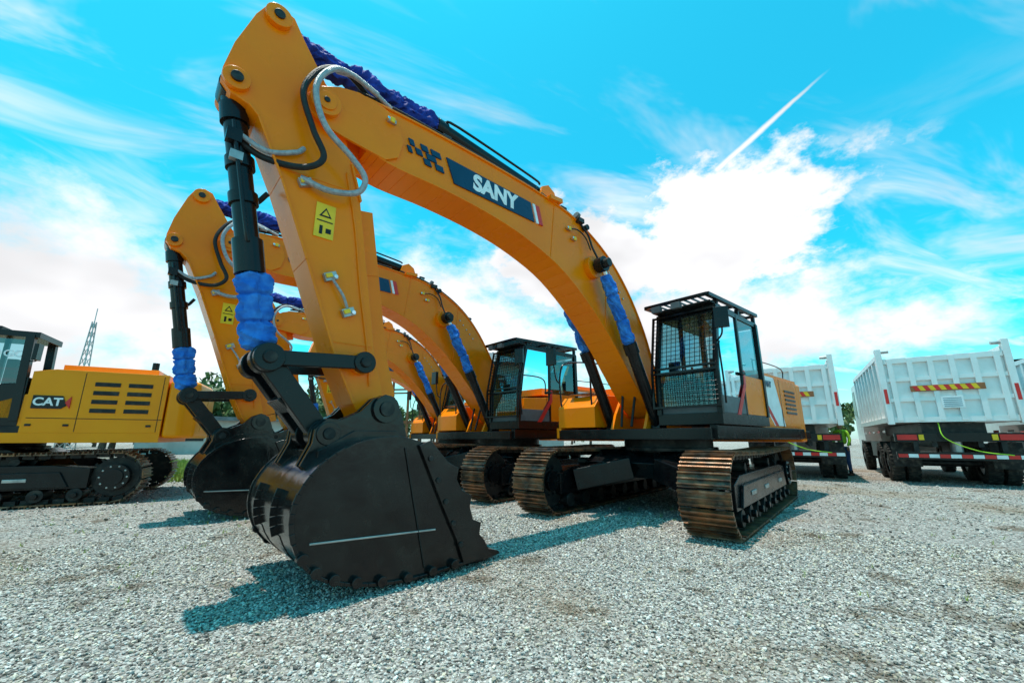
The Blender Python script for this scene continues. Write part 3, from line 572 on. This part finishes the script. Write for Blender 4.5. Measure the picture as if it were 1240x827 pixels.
col=np.stack([tone,tone*(.955-.10*warm),tone*(.90-.26*warm),np.ones(n)],1); col=np.repeat(col,12,0).astype(np.float32)
at=gm.color_attributes.new('tone','FLOAT_COLOR','POINT'); at.data.foreach_set('color',col.ravel())
gm.materials.append(m); go=bpy.data.objects.new('gravel',gm); COL.objects.link(go)
# ---------------------------------------------------------------- grass strip, trees, background
def quadcloud(name,mk_,centers,leaf,parent=None,nper=200):
    vs=[];fs=[]
    for (cx,cy,cz,rx,rz) in centers:
        for i in range(nper):
            d=V((random.gauss(0,1),random.gauss(0,1),random.gauss(0,1))).normalized()*random.uniform(.55,1.05)
            p=V((cx+d.x*rx,cy+d.y*rx,cz+d.z*rz)); R=Euler((random.uniform(0,6),random.uniform(0,6),random.uniform(0,6))).to_matrix(); l=leaf*random.uniform(.6,1.4)
            o=len(vs); vs+=[p+R@V((-l,-l*.5,0)),p+R@V((l,-l*.5,0)),p+R@V((l*.7,l*.5,0)),p+R@V((-l*.7,l*.5,0))]; fs.append((o,o+1,o+2,o+3))
    me=bpy.data.meshes.new(name); me.from_pydata(vs,[],fs); me.materials.append(M[mk_]); o=bpy.data.objects.new(name,me); COL.objects.link(o)
    if parent: o.parent=parent
    return o
M['leaf']=mat('foliage',(.04,.08,.02),(.10,.15,.03),.7,0,1.5); M['grassm']=mat('grass_blades',(.16,.26,.03),(.28,.34,.05),.8,0,2)
T=empty('distant_trees',(0,0,0),0); cents=[]; tp=Part('trunks')
for i in range(78):
    if i<60: az=math.radians(random.uniform(-60,60)); d=random.uniform(75,120)
    else: az=math.radians(random.uniform(-46,-20)); d=random.uniform(42,60)
    x,y=d*math.sin(az),d*math.cos(az); hgt=random.uniform(3.5,7.5)
    tp.cyl((x,y,0),(x+.3,y,hgt*.7),.25,'bark',7,.1)
    for k in range(5): cents.append((x+random.uniform(-2.5,2.5),y+random.uniform(-2,2),hgt*random.uniform(.5,.95),random.uniform(1.2,2.4),random.uniform(.9,1.7)))
tp.done(T); quadcloud('crowns','leaf',cents,.30,T,120)
vs=[];fs=[]
for i in range(22000):
    x=random.uniform(-24,-8.3); y=random.uniform(12.2,22)
    hh=random.uniform(.08,.3); a=random.uniform(0,6); o=len(vs); vs+=[(x,y,0),(x+.05*math.cos(a),y+.05*math.sin(a),0),(x+random.uniform(-.1,.1),y+random.uniform(-.1,.1),hh)]; fs.append((o,o+1,o+2))
for i in range(140):
    cx=random.choice((random.uniform(-7,-2.5),random.uniform(-7,8))); cy=random.uniform(3.2,9)
    for j in range(5):
        x=cx+random.gauss(0,.02); y=cy+random.gauss(0,.02); a=random.uniform(0,6); o=len(vs); vs+=[(x,y,0),(x+.008*math.cos(a),y+.008*math.sin(a),0),(x+random.uniform(-.03,.03),y+random.uniform(-.03,.03),random.uniform(.03,.07))]; fs.append((o,o+1,o+2))
me=bpy.data.meshes.new('grass'); me.from_pydata(vs,[],fs); me.materials.append(M['grassm']); COL.objects.link(bpy.data.objects.new('grass',me))
sh=empty('warehouse',(-1.2,30,0),math.radians(8)); p=Part('walls'); p.bx(-2.6,5,0,8,0,6.6,'wall'); 
for i in range(3): p.bx(-2+i*2.4,-.8+i*2.4,-.02,0,3.6,4.8,'dark')
p.done(sh); p=Part('roof'); p.add([(-3.2,-.6,6.5),(5.6,-.6,6.5),(5.6,4,8.2),(-3.2,4,8.2),(-3.2,8.6,6.5),(5.6,8.6,6.5)],[(0,1,2,3),(3,2,5,4)],'roof')
for i in range(14): x=-3.1+i*.65; p.beam((x,-.6,6.55),(x,4,8.25),.08,.06,'roof')
p.bx(-3.2,5.6,-.66,-.6,6.35,6.6,'dark'); p.done(sh)
gt=empty('steel_gantry',(-6.5,26,0),math.radians(-10)); p=Part('frame')
for x in(-2,0,2):
    for y in(0,2): p.beam((x,y,0),(x,y,6.2),.12,.12,'rust')
for z in(2.2,4.2,6.2):
    for y in(0,2): p.beam((-2,y,z),(2,y,z),.1,.1,'rust')
    for x in(-2,0,2): p.beam((x,0,z),(x,2,z),.1,.1,'rust')
p.beam((-2,0,4.2),(0,0,6.2),.06,.06,'rust'); p.beam((2,0,4.2),(0,0,6.2),.06,.06,'rust'); p.bx(-2.1,2.1,-.1,2.1,6.25,6.3,'silver')
for x in(-2,-1,0,1,2): p.cyl((x,0,6.3),(x,0,7.3),.03,'yellow',8)
p.beam((-2,0,7.3),(2,0,7.3),.05,.05,'yellow'); p.beam((-2,0,6.8),(2,0,6.8),.05,.05,'yellow'); p.done(gt)
lm=empty('lattice_mast',(-42,40,0),0); p=Part('mast')
for i in range(14):
    z=i*.9; w=.5-.028*i
    for a_,b_ in(((-w,-w),(w,-w)),((w,-w),(w,w)),((w,w),(-w,w)),((-w,w),(-w,-w))):
        w2=w-.028; k=w2/w; p.beam((a_[0],a_[1],z),(b_[0]*k,b_[1]*k,z+.9),.04,.04,'silver'); p.beam((a_[0],a_[1],z),(a_[0]*k,a_[1]*k,z+.9),.07,.07,'silver')
p.cyl((0,0,12.5),(0,0,14),.04,'silver',6); p.done(lm)
lb=empty('site_office',(-24,34,0),math.radians(20)); p=Part('walls'); p.bx(-5,5,0,5,0,2.6,'wall'); 
for i in range(4): p.bx(-4.2+i*2.4,-3.0+i*2.4,-.03,0,1,2,'dark')
p.done(lb); p=Part('roof'); p.prism([(-5.4,2.6),(5.4,2.6),(5.4,2.75),(-5.4,3.1)],-.5,5.5,'roof'); p.done(lb)
# ---------------------------------------------------------------- world
w=bpy.data.worlds.new('World'); sc.world=w; w.use_nodes=True; nt=w.node_tree; N=nt.nodes; L=nt.links
bg=N['Background']; bg.inputs[1].default_value=.12
try: w.cycles.sampling_method='NONE'
except Exception as ex: print(ex)
sky=N.new('ShaderNodeTexSky'); sky.sky_type='NISHITA'; sky.sun_disc=False; sky.sun_elevation=math.radians(83); sky.sun_rotation=math.radians(-84)
class E_:
    def __init__(s,o): s.o=o
def val(o): return o.o if isinstance(o,E_) else o
def math_(op,*a):
    n=N.new('ShaderNodeMath'); n.operation=op
    for i,x in enumerate(a):
        x=val(x)
        if isinstance(x,(int,float)): n.inputs[i].default_value=x
        else: L.new(x,n.inputs[i])
    return E_(n.outputs[0])
for nm,op in(('__add__','ADD'),('__sub__','SUBTRACT'),('__mul__','MULTIPLY'),('__truediv__','DIVIDE')): setattr(E_,nm,(lambda op:lambda a,b:math_(op,a,b))(op))
def ss(x,a,b,o0=0.,o1=1.):
    n=N.new('ShaderNodeMapRange'); n.interpolation_type='SMOOTHSTEP'; L.new(val(x),n.inputs[0])
    n.inputs[1].default_value=a;n.inputs[2].default_value=b;n.inputs[3].default_value=o0;n.inputs[4].default_value=o1; return E_(n.outputs[0])
tc=N.new('ShaderNodeTexCoord'); sp=N.new('ShaderNodeSeparateXYZ'); L.new(tc.outputs['Generated'],sp.inputs[0])
dx,dy,dz=[E_(sp.outputs[i]) for i in range(3)]
az=math_('ARCTAN2',dx,dy)*57.2958; el=math_('ARCSINE',dz)*57.2958
pz=math_('MAXIMUM',dz,0.)+.12; px=dx/pz; py=dy/pz
def comb(x,y,z=0.):
    n=N.new('ShaderNodeCombineXYZ')
    for i,q_ in enumerate((x,y,z)):
        q_=val(q_)
        if isinstance(q_,(int,float)): n.inputs[i].default_value=q_
        else: L.new(q_,n.inputs[i])
    return n.outputs[0]
def nz(vec,scale,det=8,rough=.55,dist=0.):
    n=N.new('ShaderNodeTexNoise'); n.inputs['Scale'].default_value=scale; n.inputs['Detail'].default_value=det; n.inputs['Roughness'].default_value=rough; n.inputs['Distortion'].default_value=dist; L.new(vec,n.inputs['Vector']); return E_(n.outputs['Fac'])
nA=nz(comb(dx*1.,dy*1.,dz*1.6),5.5,6,.62)
nB=nz(comb(px*1.+py*.6,py*2.6-px*1.2),1.1,5,.6,.6)
nC=nz(comb(az*.03+el*.012,el*.09),1.6,5,.6,.4)
def ell(a0,e0,wa,we):
    u=(az-a0)/wa; v=(el-e0)/we; return math_('SQRT',u*u+v*v)
def blob(a0,e0,wa,we,k=1.9,soft=.35): return ss((nA-.5)*k+(math_('SUBTRACT',1.,ell(a0,e0,wa,we))),-.05,soft)
cum=blob(27,25,15,9,2.4,.28)
for b_ in (blob(12,24,15,8,2.2,.3),blob(22,13,30,9,2.2,.6),blob(-8,15,24,13,2.4,.8),blob(-52,10,30,15,2.0,.8)): cum=math_('MAXIMUM',cum,b_)
haze=ss(el,12.,1.,0.,.6)
cir=ss(nB,.47,.76)*ss(el,75.,18.,.22,.85)
cir2=ss(nC,.48,.70)*ss(el,36.,12.,0.,.85)
puff=ss(nA,.50,.64)*ss(ell(43,28,10,5),1.,.2,0.,.9)
def dirv(a,e): a=math.radians(a);e=math.radians(e); return V((math.sin(a)*math.cos(e),math.cos(a)*math.cos(e),math.sin(e)))
d1=dirv(29.1,31.9); d2=dirv(42.7,37.5); nn=d1.cross(d2).normalized(); tt=(d2-d1).normalized()
def dot(v): return dx*v.x+dy*v.y+dz*v.z
dist=math_('ABSOLUTE',dot(nn)+(nA-.5)*.012); along=(dot(tt)-d1.dot(tt))/((d2-d1).length)
con=ss(dist/(math_('SUBTRACT',1.2,along)*.0085+.0012),1.,.1)*ss(along,-.02,.03)*ss(along,1.05,.7)*.95
cl=math_('MAXIMUM',math_('MAXIMUM',math_('MAXIMUM',cum,haze),puff),math_('MAXIMUM',cir,math_('MAXIMUM',cir2,con)))
tint=N.new('ShaderNodeMix'); tint.data_type='RGBA'; tint.blend_type='MULTIPLY'; tint.inputs[0].default_value=1; tint.inputs[7].default_value=(.14,2.3,2.1,1); L.new(sky.outputs[0],tint.inputs[6])
shade=ss(nz(comb(dx,dy,dz*2.),3.2,3),.35,.62,7.2,9.3)
cc=N.new('ShaderNodeCombineColor'); L.new(shade.o,cc.inputs[0]); L.new(shade.o,cc.inputs[1]); L.new((shade*1.02).o,cc.inputs[2])
mx=N.new('ShaderNodeMix'); mx.data_type='RGBA'; L.new(cl.o,mx.inputs[0]); L.new(tint.outputs[2],mx.inputs[6]); L.new(cc.outputs[0],mx.inputs[7]); L.new(mx.outputs[2],bg.inputs[0])
# sun
S_=V((-.12,.013,1.0)).normalized(); sd=bpy.data.lights.new('sun','SUN'); sd.energy=5; sd.angle=math.radians(.5); sd.color=(1,.91,.81)
so=bpy.data.objects.new('sun',sd); COL.objects.link(so); so.rotation_euler=S_.to_track_quat('Z','Y').to_euler(); so.location=(0,0,20)
# camera
cd=bpy.data.cameras.new('camera'); cd.sensor_width=36; cd.lens=500/1240*36; cd.clip_end=3000; cd.clip_start=.05
co_=bpy.data.objects.new('camera',cd); COL.objects.link(co_); co_.location=(0,0,1.2); co_.rotation_euler=(math.radians(90+13.2),0,0); sc.camera=co_
sc.view_settings.view_transform='Standard'; sc.view_settings.look='None'; sc.view_settings.exposure=0
